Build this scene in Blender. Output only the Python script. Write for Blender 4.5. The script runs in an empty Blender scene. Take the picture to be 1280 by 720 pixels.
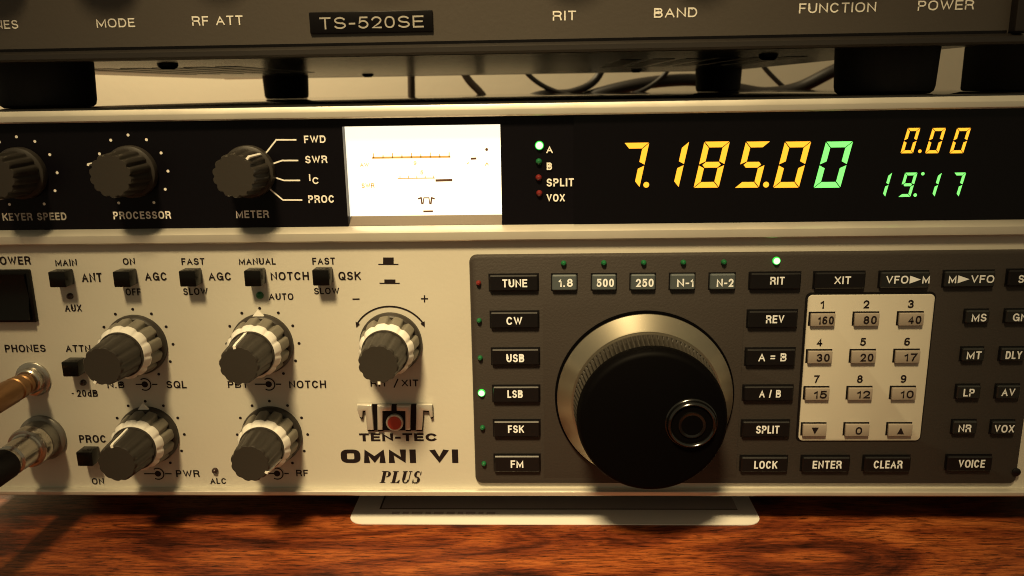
import bpy, bmesh, math, random
from mathutils import Vector, Matrix
random.seed(7)
sc = bpy.context.scene
COL = sc.collection
PI = math.pi

# ------------------------------------------------------------------ camera
F = 1030.0                                   # focal length in photo pixels (1280 wide)
ZD, CZ, CX = 0.23342453, 0.13263722, 0.00891492
V_FWD = Vector((35.6, -248.0, F)).normalized()       # the radio's depth axis seen by the camera
v_ = Vector((71.0, 4200.0, F)).normalized()
V_DN = (v_ - V_FWD * v_.dot(V_FWD)).normalized()
V_RT = V_DN.cross(V_FWD)

def P(u, v, y=0.0):
    """photo pixel -> (x, z) on the upright plane at depth y"""
    c = Vector((u - 640.0, v - 360.0, F))
    t = (ZD + y) / c.dot(V_FWD)
    return CX + c.dot(V_RT) * t, CZ - c.dot(V_DN) * t

def X(u, v, y=0.0): return P(u, v, y)[0]
def Zz(v, y=0.0, u=640): return P(u, v, y)[1]
PX = 1 / 4410.0                              # metres per photo pixel on the front panel

cam = bpy.data.cameras.new('camera')
cam_o = bpy.data.objects.new('camera', cam)
COL.objects.link(cam_o)
cx_ = Vector((V_RT.x, V_FWD.x, -V_DN.x))
cy_ = -Vector((V_RT.y, V_FWD.y, -V_DN.y))
cz_ = -Vector((V_RT.z, V_FWD.z, -V_DN.z))
R = Matrix((cx_, cy_, cz_)).transposed().to_4x4()
R.translation = Vector((CX, -ZD, CZ))
cam_o.matrix_world = R
cam.sensor_width = 36.0
cam.lens = 36.0 * F / 1280.0
cam.clip_start = 0.01
cam.clip_end = 50
cam.dof.use_dof = True
cam.dof.focus_distance = 0.243
cam.dof.aperture_fstop = cam.lens / 0.9
sc.camera = cam_o
sc.cycles.filter_width = 1.05

# ------------------------------------------------------------------ light
w = bpy.data.worlds.new('World')
sc.world = w
w.use_nodes = True
bg = w.node_tree.nodes['Background']
bg.inputs[0].default_value = (0.95, 0.78, 0.46, 1)
bg.inputs[1].default_value = 0.21
sc.view_settings.view_transform = 'Standard'
sc.view_settings.look = 'None'
sc.view_settings.exposure = 0.0
sc.view_settings.gamma = 1.0

def spot(name, loc, target, power, color, size, blend, radius):
    l = bpy.data.lights.new(name, 'SPOT')
    l.energy = power; l.color = color; l.spot_size = math.radians(size); l.spot_blend = blend
    l.shadow_soft_size = radius
    o = bpy.data.objects.new(name, l); COL.objects.link(o)
    o.location = loc
    o.rotation_euler = (Vector(target) - Vector(loc)).to_track_quat('-Z', 'Y').to_euler()
    return o
WARM = (1.0, 0.745, 0.375)
spot('desk_lamp_light', (-0.13, -0.64, 0.97), (-0.004, 0.0, 0.052), 124.0, WARM, 17.3, 1.0, 0.105)
wl = bpy.data.lights.new('room_lamp_light', 'POINT')
wl.energy = 17; wl.color = (1.0, 0.80, 0.46); wl.shadow_soft_size = 0.06
wo = bpy.data.objects.new('room_lamp_light', wl); COL.objects.link(wo); wo.location = (-0.34, 0.41, 0.54)

# ------------------------------------------------------------------ materials
def mat(name, col, rough=0.5, metal=0.0, emit=None, estr=0.0, spec=0.5, bump=0.0, bscale=300, var=0.0, vscale=20, coat=0.0, rvar=0.0):
    m = bpy.data.materials.new(name); m.use_nodes = True
    nt = m.node_tree; b = nt.nodes['Principled BSDF']
    b.inputs['Base Color'].default_value = (*col, 1)
    b.inputs['Roughness'].default_value = rough
    b.inputs['Metallic'].default_value = metal
    b.inputs['Specular IOR Level'].default_value = spec
    if coat:
        b.inputs['Coat Weight'].default_value = coat; b.inputs['Coat Roughness'].default_value = 0.12
    if emit:
        b.inputs['Emission Color'].default_value = (*emit, 1); b.inputs['Emission Strength'].default_value = estr
    tc = nt.nodes.new('ShaderNodeTexCoord')
    if var or rvar:
        n = nt.nodes.new('ShaderNodeTexNoise'); n.inputs['Scale'].default_value = vscale; n.inputs['Detail'].default_value = 6
        nt.links.new(tc.outputs['Object'], n.inputs['Vector'])
        if var:
            mx = nt.nodes.new('ShaderNodeMix'); mx.data_type = 'RGBA'
            mx.inputs[6].default_value = (*[c * (1 - var) for c in col], 1)
            mx.inputs[7].default_value = (*[min(1, c * (1 + var)) for c in col], 1)
            nt.links.new(n.outputs['Fac'], mx.inputs[0]); nt.links.new(mx.outputs[2], b.inputs['Base Color'])
        if rvar:
            mr = nt.nodes.new('ShaderNodeMapRange')
            mr.inputs[3].default_value = max(0.02, rough - rvar); mr.inputs[4].default_value = min(1, rough + rvar)
            nt.links.new(n.outputs['Fac'], mr.inputs[0]); nt.links.new(mr.outputs[0], b.inputs['Roughness'])
    if bump:
        n2 = nt.nodes.new('ShaderNodeTexNoise'); n2.inputs['Scale'].default_value = bscale; n2.inputs['Detail'].default_value = 3
        nt.links.new(tc.outputs['Object'], n2.inputs['Vector'])
        bp = nt.nodes.new('ShaderNodeBump'); bp.inputs['Strength'].default_value = bump; bp.inputs['Distance'].default_value = 0.0006
        nt.links.new(n2.outputs['Fac'], bp.inputs['Height']); nt.links.new(bp.outputs[0], b.inputs['Normal'])
    return m

M = {}
M['cream'] = mat('cream_panel_paint', (0.50, 0.48, 0.42), 0.42, bump=0.06, bscale=800, var=0.10, vscale=22, rvar=0.08)
M['trim'] = mat('satin_aluminium_trim', (0.62, 0.59, 0.52), 0.36, metal=0.55, bump=0.03, bscale=500, var=0.06, vscale=60, rvar=0.1)
M['black_panel'] = mat('black_panel', (0.0035, 0.003, 0.0045), 0.32, bump=0.04, bscale=1200, rvar=0.06, vscale=60, spec=0.12)
M['display_glass'] = mat('smoked_display_filter', (0.0025, 0.002, 0.003), 0.16, spec=0.18)
M['control'] = mat('dark_grey_control_panel', (0.033, 0.0275, 0.0245), 0.55, bump=0.15, bscale=1500, var=0.1, vscale=40, spec=0.3)
M['key_black'] = mat('black_key', (0.0045, 0.004, 0.0045), 0.36, rvar=0.05, vscale=80, spec=0.32)
M['key_slate'] = mat('slate_key', (0.062, 0.076, 0.082), 0.40, var=0.12, vscale=120)
M['key_dim'] = mat('dim_slate_key', (0.011, 0.012, 0.012), 0.38, var=0.12, vscale=120)
M['key_tan'] = mat('taupe_key', (0.30, 0.26, 0.22), 0.45, var=0.08, vscale=150)
M['plate'] = mat('keypad_plate', (0.52, 0.49, 0.42), 0.45, var=0.05, vscale=60)
M['ink_w'] = mat('white_ink', (0.80, 0.78, 0.72), 0.6)
M['ink_key'] = mat('cool_white_ink', (0.78, 0.82, 0.86), 0.55)
M['ink_shaded'] = mat('shaded_white_ink', (0.36, 0.34, 0.31), 0.6)  # white ink toned down for the knob shadow over KEYER SPEED
M['ink_k'] = mat('black_ink', (0.012, 0.008, 0.009), 0.5, spec=0.2)
M['knob'] = mat('charcoal_knob_plastic', (0.030, 0.026, 0.022), 0.42, spec=0.3, bump=0.05, bscale=900, rvar=0.1, vscale=90)
M['knob_grey'] = mat('grey_knob_plastic', (0.15, 0.138, 0.112), 0.40, spec=0.4, var=0.15, vscale=120, rvar=0.1)
M['knob_ring'] = mat('white_knob_ring', (0.70, 0.685, 0.65), 0.3)
M['dial_black'] = mat('black_dial', (0.0012, 0.001, 0.0012), 0.55, spec=0.04)
M['gloss_black'] = mat('gloss_black', (0.002, 0.002, 0.002), 0.16, spec=0.8)
M['dial_grip'] = mat('dial_grip', (0.026, 0.023, 0.019), 0.40, rvar=0.08, vscale=100)
M['dial_ring'] = mat('brushed_dial_ring', (0.46, 0.42, 0.33), 0.30, metal=0.95, var=0.06, vscale=80)
M['switch'] = mat('black_switch', (0.003, 0.0026, 0.0022), 0.25, spec=0.22)
M['meter'] = mat('lit_meter_face', (0.8, 0.75, 0.6), 0.6, emit=(1.0, 0.88, 0.64), estr=1.35)
M['meter_ink_amber'] = mat('amber_meter_ink', (0.6, 0.38, 0.12), 0.7, emit=(0.9, 0.58, 0.22), estr=0.1)
M['meter_ink_dark'] = mat('brown_meter_ink', (0.10, 0.04, 0.02), 0.7)
M['meter_well'] = mat('brown_meter_well', (0.10, 0.075, 0.055), 0.45)
M['seg_y'] = mat('amber_segment', (0.1, 0.06, 0.01), 0.5, emit=(1.0, 0.405, 0.022), estr=1.65)
M['seg_g'] = mat('green_segment', (0.02, 0.1, 0.03), 0.5, emit=(0.22, 1.0, 0.17), estr=1.4)
M['led_on'] = mat('lit_green_lamp', (0.1, 0.5, 0.1), 0.3, emit=(0.42, 1.0, 0.36), estr=2.3)
M['led_rim'] = mat('lit_green_lamp_rim', (0.02, 0.4, 0.05), 0.3, emit=(0.05, 1.0, 0.09), estr=0.55)
M['led_g'] = mat('unlit_green_lamp', (0.008, 0.10, 0.032), 0.3)
M['led_r'] = mat('unlit_red_lamp', (0.13, 0.012, 0.010), 0.3)
M['led_k'] = mat('unlit_dark_lamp', (0.03, 0.014, 0.012), 0.25)
M['silver'] = mat('pale_silver_plate', (0.56, 0.54, 0.49), 0.28, metal=0.5)
M['red'] = mat('red_badge_enamel', (0.42, 0.045, 0.03), 0.35)
M['chrome'] = mat('worn_chrome', (0.50, 0.47, 0.42), 0.25, metal=0.95, var=0.2, vscale=150, rvar=0.12)
M['copper'] = mat('copper_plug', (0.27, 0.145, 0.062), 0.40, metal=0.7, var=0.18, vscale=120)
M['plug_grey'] = mat('grey_plug_metal', (0.20, 0.19, 0.17), 0.35, metal=0.6, var=0.2, vscale=120)
M['case'] = mat('dark_radio_case', (0.012, 0.011, 0.010), 0.05, rvar=0.02, vscale=30)
M['rubber'] = mat('black_rubber', (0.007, 0.006, 0.007), 0.65, bump=0.1, bscale=600, spec=0.2)
M['ts_panel'] = mat('grey_brown_panel', (0.052, 0.043, 0.035), 0.5, bump=0.06, bscale=900, var=0.08, vscale=30)
M['ts_trim'] = mat('dark_trim', (0.017, 0.014, 0.012), 0.42, var=0.1, vscale=50)
M['ts_under'] = mat('grey_chassis_paint', (0.12, 0.105, 0.08), 0.24, var=0.1, vscale=30)
M['badge'] = mat('black_badge', (0.004, 0.0035, 0.004), 0.3, spec=0.15)
M['badge_ink'] = mat('silver_lettering', (0.42, 0.40, 0.36), 0.4, metal=0.3)
M['cable'] = mat('black_cable', (0.018, 0.014, 0.012), 0.5)
M['cable_br'] = mat('brown_cable', (0.06, 0.040, 0.028), 0.5)
M['paper'] = mat('white_card', (0.72, 0.70, 0.66), 0.55, var=0.04, vscale=40)
M['paper_dark'] = mat('printed_grey', (0.42, 0.37, 0.36), 0.6)
M['paper_ink'] = mat('printed_black', (0.05, 0.04, 0.04), 0.6)
M['wall'] = mat('cream_wall_paint', (0.62, 0.57, 0.45), 0.85, bump=0.25, bscale=120, var=0.04, vscale=6)

def wood():
    m = bpy.data.materials.new('red_brown_wood'); m.use_nodes = True
    nt = m.node_tree; b = nt.nodes['Principled BSDF']; L = nt.links
    tc = nt.nodes.new('ShaderNodeTexCoord')
    def noise(scale, sx, sy, det, dist=0.0, rough=0.6):
        mp = nt.nodes.new('ShaderNodeMapping'); mp.inputs['Scale'].default_value = (sx, sy, sx)
        L.new(tc.outputs['Object'], mp.inputs['Vector'])
        n = nt.nodes.new('ShaderNodeTexNoise'); n.inputs['Scale'].default_value = scale
        n.inputs['Detail'].default_value = det; n.inputs['Distortion'].default_value = dist; n.inputs['Roughness'].default_value = rough
        L.new(mp.outputs[0], n.inputs['Vector']); return n
    def ramp(src, stops):
        r = nt.nodes.new('ShaderNodeValToRGB')
        while len(r.color_ramp.elements) < len(stops): r.color_ramp.elements.new(0.5)
        for e, (p, c) in zip(r.color_ramp.elements, stops): e.position = p; e.color = (*c, 1)
        L.new(src, r.inputs[0]); return r
    def mul(a, bb, fac=1.0):
        x = nt.nodes.new('ShaderNodeMix'); x.data_type = 'RGBA'; x.blend_type = 'MULTIPLY'; x.inputs[0].default_value = fac
        L.new(a, x.inputs[6]); L.new(bb, x.inputs[7]); return x.outputs[2]
    big = noise(13, 1.0, 3.6, 6, 1.6)
    base = ramp(big.outputs['Fac'], [(0.36, (0.050, 0.010, 0.004)), (0.46, (0.180, 0.038, 0.011)), (0.55, (0.32, 0.080, 0.019)), (0.68, (0.44, 0.130, 0.032))])
    fine = noise(100, 1.0, 9.5, 8, 0.5, 0.78)
    fr = ramp(fine.outputs['Fac'], [(0.40, (0.12, 0.08, 0.07)), (0.49, (0.66, 0.58, 0.55)), (0.57, (1, 1, 1))])
    pores = noise(170, 1.0, 8.0, 4, 0.2, 0.6)
    pr = ramp(pores.outputs['Fac'], [(0.36, (0.14, 0.10, 0.09)), (0.43, (1, 1, 1))])
    c = mul(base.outputs[0], fr.outputs[0], 0.85)
    c = mul(c, pr.outputs[0], 0.9)
    L.new(c, b.inputs['Base Color'])
    mr = nt.nodes.new('ShaderNodeMapRange'); b.inputs['Specular IOR Level'].default_value = 0.3; mr.inputs[3].default_value = 0.55; mr.inputs[4].default_value = 0.36
    L.new(fine.outputs['Fac'], mr.inputs[0]); L.new(mr.outputs[0], b.inputs['Roughness'])
    bp = nt.nodes.new('ShaderNodeBump'); bp.inputs['Strength'].default_value = 0.35; bp.inputs['Distance'].default_value = 0.0005
    L.new(fine.outputs['Fac'], bp.inputs['Height']); L.new(bp.outputs[0], b.inputs['Normal'])
    return m
M['wood'] = wood()

# ------------------------------------------------------------------ mesh helpers
WORLD = {}                                   # world position of every object built (for parenting)

def merge(dst, src, mi=0, smooth=False):
    mp = {v: dst.verts.new(v.co) for v in src.verts}
    for f in src.faces:
        try: g = dst.faces.new([mp[v] for v in f.verts])
        except ValueError: continue
        g.material_index = mi; g.smooth = smooth or f.smooth
    src.free()

def box(bm, x0, x1, y0, y1, z0, z1, mi=0, bev=0.0, seg=2):
    t = bmesh.new()
    vs = [t.verts.new((x, y, z)) for x in (x0, x1) for y in (y0, y1) for z in (z0, z1)]
    for q in ((0, 1, 3, 2), (4, 6, 7, 5), (0, 4, 5, 1), (2, 3, 7, 6), (0, 2, 6, 4), (1, 5, 7, 3)):
        t.faces.new([vs[i] for i in q])
    bmesh.ops.recalc_face_normals(t, faces=t.faces)
    if bev: bmesh.ops.bevel(t, geom=list(t.edges), offset=bev, segments=seg, affect='EDGES', profile=0.5)
    merge(bm, t, mi)

def lathe(bm, prof, n=64, mi=0, cx=0.0, cz=0.0, y0=0.0, lobes=0, sharp=2.2, smooth=True):
    """prof: list of (d, r) or (d, r, flute amount); axis points out of the panel (-y)"""
    rings = []
    for p in prof:
        d, r = p[0], p[1]; a = p[2] if len(p) > 2 else 0.0
        ring = []
        for i in range(n):
            th = 2 * PI * i / n
            k = 1.0
            if a and lobes:
                s = 0.5 - 0.5 * math.cos(lobes * th)
                k = 1.0 - a * (1 - s) ** sharp
            ring.append(bm.verts.new((cx + r * k * math.cos(th), y0 - d, cz + r * k * math.sin(th))))
        rings.append(ring)
    for a, b in zip(rings, rings[1:]):
        for i in range(n):
            f = bm.faces.new((a[i], a[(i + 1) % n], b[(i + 1) % n], b[i])); f.material_index = mi; f.smooth = smooth
    f = bm.faces.new(list(reversed(rings[0]))); f.material_index = mi
    f = bm.faces.new(rings[-1]); f.material_index = mi

def flat(bm, pts, y, mi=0):
    """flat printed polygon on the plane at depth y, facing the viewer"""
    f = bm.faces.new([bm.verts.new((x, y, z)) for x, z in pts]); f.material_index = mi
    f.normal_update()
    if f.normal.y > 0: f.normal_flip()
    return f

def prism(bm, pts, y0, y1, mi=0, bev=0.0):
    t = bmesh.new()
    a = [t.verts.new((x, y0, z)) for x, z in pts]; b = [t.verts.new((x, y1, z)) for x, z in pts]
    n = len(pts)
    t.faces.new(a); t.faces.new(list(reversed(b)))
    for i in range(n): t.faces.new((a[i], b[i], b[(i + 1) % n], a[(i + 1) % n]))
    bmesh.ops.recalc_face_normals(t, faces=t.faces)
    if bev:
        es = [e for e in t.edges if all(abs(v.co.y - min(y0, y1)) < 1e-7 for v in e.verts)]
        bmesh.ops.bevel(t, geom=es, offset=bev, segments=2, affect='EDGES', profile=0.5)
    merge(bm, t, mi)

def sweep(bm, prof, x0, x1, mi=0):
    """profile of (y, z) points swept along x"""
    t = bmesh.new()
    a = [t.verts.new((x0, y, z)) for y, z in prof]; b = [t.verts.new((x1, y, z)) for y, z in prof]
    n = len(prof)
    t.faces.new(a); t.faces.new(list(reversed(b)))
    for i in range(n): t.faces.new((a[i], b[i], b[(i + 1) % n], a[(i + 1) % n]))
    bmesh.ops.recalc_face_normals(t, faces=t.faces)
    merge(bm, t, mi)

def rrect(x0, x1, z0, z1, r, n=6):
    pts = []
    for cx, cz, a in ((x1 - r, z1 - r, 0), (x0 + r, z1 - r, 90), (x0 + r, z0 + r, 180), (x1 - r, z0 + r, 270)):
        for i in range(n + 1):
            t = math.radians(a + 90 * i / n); pts.append((cx + r * math.cos(t), cz + r * math.sin(t)))
    return pts

def disc(cx, cz, r, n=16): return [(cx + r * math.cos(2 * PI * i / n), cz + r * math.sin(2 * PI * i / n)) for i in range(n)]

def stroke(bm, pts, wd, y, mi=0):
    """printed line of width wd through points (x, z)"""
    for k, (p, q) in enumerate(zip(pts, pts[1:])):
        a, b = Vector(p), Vector(q); d = (b - a).normalized(); s = Vector((-d.y, d.x)) * wd / 2
        e = d * wd * 0.3
        a2 = a - (e if k else e * 0); b2 = b + (e if k < len(pts) - 2 else e * 0)
        flat(bm, [a2 - s, b2 - s, b2 + s, a2 + s], y - 0.000004 * k, mi)

def tube(bm, pts, r, n=12, mi=0, sub=10):
    V = [Vector(p) for p in pts]; out = []
    for i in range(len(V) - 1):
        p0, p1, p2, p3 = V[max(i - 1, 0)], V[i], V[i + 1], V[min(i + 2, len(V) - 1)]
        for k in range(sub):
            t = k / sub
            out.append(0.5 * ((2 * p1) + (p2 - p0) * t + (2 * p0 - 5 * p1 + 4 * p2 - p3) * t * t + (3 * p1 - p0 - 3 * p2 + p3) * t ** 3))
    out.append(V[-1])
    rings = []; up = Vector((0.13, 0.21, 0.97))
    for i, p in enumerate(out):
        d = (out[min(i + 1, len(out) - 1)] - out[max(i - 1, 0)]).normalized()
        s = d.cross(up).normalized(); q = s.cross(d)
        rings.append([bm.verts.new(p + (s * math.cos(2 * PI * j / n) + q * math.sin(2 * PI * j / n)) * r) for j in range(n)])
    for a, b in zip(rings, rings[1:]):
        for j in range(n):
            f = bm.faces.new((a[j], a[(j + 1) % n], b[(j + 1) % n], b[j])); f.smooth = True; f.material_index = mi
    bm.faces.new(list(reversed(rings[0]))); bm.faces.new(rings[-1])

# a plain sans-serif drawn with even strokes: each glyph is (width, [polylines in a unit box])
def arc(cx, cy, rx, ry, a0, a1, n=12):
    return [(cx + rx * math.cos(math.radians(a0 + (a1 - a0) * i / n)), cy + ry * math.sin(math.radians(a0 + (a1 - a0) * i / n))) for i in range(n + 1)]
def oval(n=36, p=2.35):
    o = []
    for i in range(n + 1):
        t = 2 * PI * i / n; c, q = math.cos(t), math.sin(t)
        o.append((.5 + .5 * math.copysign(abs(c) ** (2 / p), c), .5 + .5 * math.copysign(abs(q) ** (2 / p), q)))
    return o
def rot90(pts): return pts
GLY = {
 'A': (.76, [[(0, 0), (.5, 1), (1, 0)], [(.18, .34), (.82, .34)]]),
 'B': (.68, [[(0, 0), (0, 1), (.62, 1)] + arc(.62, .765, .33, .235, 90, -90, 8) + [(0, .53)], [(0, .53), (.66, .53)] + arc(.66, .265, .34, .265, 90, -90, 8) + [(0, 0)]]),
 'C': (.74, [arc(.5, .5, .5, .5, 42, 318, 20)]),
 'D': (.71, [[(0, 0), (0, 1), (.5, 1)] + arc(.5, .5, .5, .5, 90, -90, 14) + [(0, 0)]]),
 'E': (.60, [[(1, 1), (0, 1), (0, 0), (1, 0)], [(0, .52), (.9, .52)]]),
 'F': (.56, [[(1, 1), (0, 1), (0, 0)], [(0, .5), (.86, .5)]]),
 'G': (.76, [arc(.5, .5, .5, .5, 44, 345, 22) + [(.99, .46), (.56, .46)], [(1, .46), (1, 0)]]),
 'H': (.70, [[(0, 0), (0, 1)], [(1, 0), (1, 1)], [(0, .52), (1, .52)]]),
 'I': (0, [[(0, 0), (0, 1)]]),
 'J': (.50, [[(1, 1), (1, .3)] + arc(.5, .3, .5, .3, 0, -180, 10)]),
 'K': (.70, [[(0, 0), (0, 1)], [(1, 1), (0, .38)], [(.36, .62), (1, 0)]]),
 'L': (.54, [[(0, 1), (0, 0), (1, 0)]]),
 'M': (.86, [[(0, 0), (0, 1), (.5, .12), (1, 1), (1, 0)]]),
 'N': (.70, [[(0, 0), (0, 1), (1, 0), (1, 1)]]),
 'O': (.78, [oval()]),
 'P': (.64, [[(0, 0), (0, 1), (.6, 1)] + arc(.64, .735, .36, .265, 90, -90, 8) + [(0, .47)]]),
 'Q': (.78, [oval(), [(.62, .28), (1, -.02)]]),
 'R': (.70, [[(0, 0), (0, 1), (.6, 1)] + arc(.63, .745, .35, .255, 90, -90, 8) + [(0, .49)], [(.58, .49), (.86, .40), (.93, .22), (1, 0)]]),
 'S': (.66, [arc(.5, .745, .46, .255, 25, 270, 14)[:-2] + [(.42, .50), (.6, .475)] + arc(.5, .255, .5, .255, 62, -155, 14)]),
 'T': (.62, [[(0, 1), (1, 1)], [(.5, 1), (.5, 0)]]),
 'U': (.70, [[(0, 1), (0, .36)] + arc(.5, .36, .5, .36, 180, 360, 12) + [(1, 1)]]),
 'V': (.72, [[(0, 1), (.5, 0), (1, 1)]]),
 'W': (1.02, [[(0, 1), (.26, 0), (.5, .92), (.74, 0), (1, 1)]]),
 'X': (.70, [[(0, 0), (1, 1)], [(0, 1), (1, 0)]]),
 'Y': (.70, [[(0, 1), (.5, .44), (1, 1)], [(.5, .46), (.5, 0)]]),
 'Z': (.62, [[(0, 1), (1, 1), (0, 0), (1, 0)]]),
 '0': (.56, [oval()]),
 '1': (.30, [[(1, 0), (1, 1), (.8, .86), (0, .74)]]),
 '2': (.56, [arc(.5, .70, .5, .30, 165, -20, 12) + [(.80, .42), (0, 0), (1, 0)]]),
 '3': (.56, [arc(.46, .745, .46, .255, 155, -85, 12), arc(.46, .27, .54, .27, 82, -155, 14)]),
 '4': (.58, [[(.74, 0), (.74, 1), (0, .27), (1, .27)]]),
 '5': (.56, [[(.92, 1), (.16, 1), (.05, .50)] + arc(.46, .33, .54, .33, 120, -150, 14)]),
 '6': (.56, [arc(.56, .58, .56, .42, 58, 180, 10) + [(0, .30)], arc(.5, .29, .5, .29, 0, 360, 18)]),
 '7': (.54, [[(0, 1), (1, 1), (.5, .45), (.3, 0)]]),
 '8': (.56, [arc(.5, .76, .42, .24, 0, 360, 16), arc(.5, .27, .5, .27, 0, 360, 16)]),
 '9': (.56, [arc(.5, .71, .5, .29, 0, 360, 18), [(1, .70)] + arc(.44, .42, .56, .42, 0, -122, 10)]),
 '-': (.36, [[(0, .42), (1, .42)]]),
 '/': (.34, [[(0, -.04), (1, 1.04)]]),
 '=': (.52, [[(0, .32), (1, .32)], [(0, .68), (1, .68)]]),
 'd': (.54, [arc(.5, .32, .5, .32, 0, 360, 16), [(1, 0), (1, 1)]]),
}
def ribbon(pts, hw):
    """left and right edges of a stroke with mitred corners"""
    P_ = [Vector(p) for p in pts]; Lf, Rt = [], []
    n = len(P_)
    closed = (P_[0] - P_[-1]).length < 1e-9
    for i in range(n):
        if closed and i in (0, n - 1): a, b = P_[1] - P_[0], P_[-1] - P_[-2]
        else: a, b = P_[min(i + 1, n - 1)] - P_[min(i, n - 2)], P_[max(i, 1)] - P_[max(i - 1, 0)]
        a = a.normalized(); b = b.normalized()
        m = Vector((-a.y - b.y, a.x + b.x))
        if m.length < 1e-6: m = Vector((-a.y, a.x))
        m.normalize(); k = m.dot(Vector((-a.y, a.x)))
        m = m * (hw / max(k, .42))
        p = P_[i].copy()
        if not closed and i == 0: p = p - a * hw
        if not closed and i == n - 1: p = p + b * hw
        Lf.append(p + m); Rt.append(p - m)
    return Lf, Rt

def text(bm, s, x0, x1, z0, z1, y, mi=0, wt=0.185, shear=0.0, space=0.17, square=0.0, xs=1.0):
    """letters between x0..x1 and z0..z1 facing the viewer; wt is the stroke as a share of the cap height"""
    H = z1 - z0; st = wt * H; sx = st * xs           # stroke height and stroke width
    adv = []; tot = 0.0
    for ch in s:
        if ch == ' ': wdt, ink = .30, False
        elif ch == '.': wdt, ink = wt * 1.05, True
        else: wdt, ink = max(GLY[ch][0], wt * (1 if xs == 1 else xs * .62)), True
        adv.append((tot, wdt)); tot += wdt + space
    tot -= space
    kx = (x1 - x0 - shear * H) / tot               # metres per width unit
    lay = 0
    for ch, (o, wdt) in zip(s, adv):
        if ch == ' ': continue
        gx0 = x0 + o * kx; gw = wdt * kx
        if ch == '.':
            flat(bm, [(gx0, z0), (gx0 + sx, z0), (gx0 + sx, z0 + st), (gx0, z0 + st)], y, mi); continue
        thin = GLY[ch][0] == 0
        if thin: gx0 += (gw - sx) / 2; gw = sx
        cols = GLY[ch][1]
        for pl in cols:
            if square and ch in 'O': pl = oval(40, square)
            lay += 1
            q = [((sx / 2 + px * (gw - sx)) / xs, z0 + st / 2 + pz * (H - st)) for px, pz in pl]
            Lf, Rt = ribbon(q, st / 2)
            def vv(p):
                px = min(max(gx0 + p.x * xs, gx0 - sx * .12), gx0 + gw + sx * .12); pz = min(max(p.y, z0 - (.04 * H if ch in '/Q' else 0)), z1 + (.04 * H if ch == '/' else 0))
                return bm.verts.new((px + shear * (pz - z0), y - 0.000012 * (lay % 3), pz))
            a = [vv(p) for p in Lf]; b = [vv(p) for p in Rt]
            for i in range(len(a) - 1):
                f = bm.faces.new((a[i], b[i], b[i + 1], a[i + 1])); f.material_index = mi
                f.normal_update()
                if f.normal.y > 0: f.normal_flip()

def ptext(bm, s, u0, u1, v0, v1, y, mi=0, **k):
    vc = (v0 + v1) / 2; uc = (u0 + u1) / 2
    text(bm, s, X(u0, vc, y), X(u1, vc, y), Zz(v1, y, uc), Zz(v0, y, uc), y, mi, **k)

def mesh(name, bm, sharp=35):
    me = bpy.data.meshes.new(name); bm.to_mesh(me); bm.free()
    me.set_sharp_from_angle(angle=math.radians(sharp))
    return me

def obj(name, bm, mats, parent=None, loc=(0, 0, 0), label=None, rot=None):
    """one mesh object; the mesh is in coordinates relative to loc (a world position)"""
    me = bm if isinstance(bm, bpy.types.Mesh) else mesh(name, bm)
    if not me.materials:
        for m in (mats if isinstance(mats, (list, tuple)) else [mats]): me.materials.append(M[m])
    o = bpy.data.objects.new(name, me); COL.objects.link(o)
    loc = Vector(loc); WORLD[o.name] = loc
    if parent is not None:
        o.parent = parent; o.location = loc - WORLD[parent.name]
    else: o.location = loc
    if rot is not None: o.rotation_euler = rot
    if label: o['label'] = label
    return o

def thing(name, label, cat, loc, group=None):
    o = bpy.data.objects.new(name, None); COL.objects.link(o); o.empty_display_size = 0.02
    o.location = loc; WORLD[o.name] = Vector(loc)
    o['label'] = label; o['category'] = cat
    if group: o['group'] = group
    return o

def tag(o, label, cat, group=None):
    o['label'] = label; o['category'] = cat
    if group: o['group'] = group
    return o

# ------------------------------------------------------------------ the setting: wall and table
bm = bmesh.new(); box(bm, -1.6, 1.6, 0.62, 0.70, -0.75, 1.6)
wall = obj('wall', bm, 'wall'); wall['kind'] = 'structure'
bm = bmesh.new(); box(bm, -0.75, 0.75, -0.42, 0.60, -0.03, 0.0, bev=0.003)
tag(obj('table', bm, 'wood'), 'red-brown wooden table top with dark streaky grain under the radios', 'table')

# ------------------------------------------------------------------ the lower radio
Z_BOT, Z_TOP = 0.010, Zz(129.5)
XL, XR = -0.178, 0.193
YB = 0.43
radio = thing('radio_transceiver', 'cream and black radio with a glowing yellow frequency display, standing on the wooden table', 'radio', (0, 0.2, 0))
YR = -0.0023                                   # how far the trim rails stand out
YC = -0.0014                                  # face of the dark control panel
INK = 0.00010

bm = bmesh.new(); box(bm, XL + 0.001, XR - 0.001, 0.0035, YB, Z_BOT + 0.002, Z_TOP + 0.0006, bev=0.0006)
obj('case', bm, 'case', radio)
for fx in (XL + 0.03, XR - 0.03):
    for fy in (0.045, YB - 0.04):
        bm = bmesh.new(); lathe(bm, [(0, 0.011), (0.001, 0.0125), (0.0125, 0.0135)], n=32)
        bmesh.ops.rotate(bm, verts=bm.verts, cent=(0, 0, 0), matrix=Matrix.Rotation(-PI / 2, 3, 'X'))
        obj('foot', bm, 'rubber', radio, (fx, fy, 0.0002))

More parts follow.
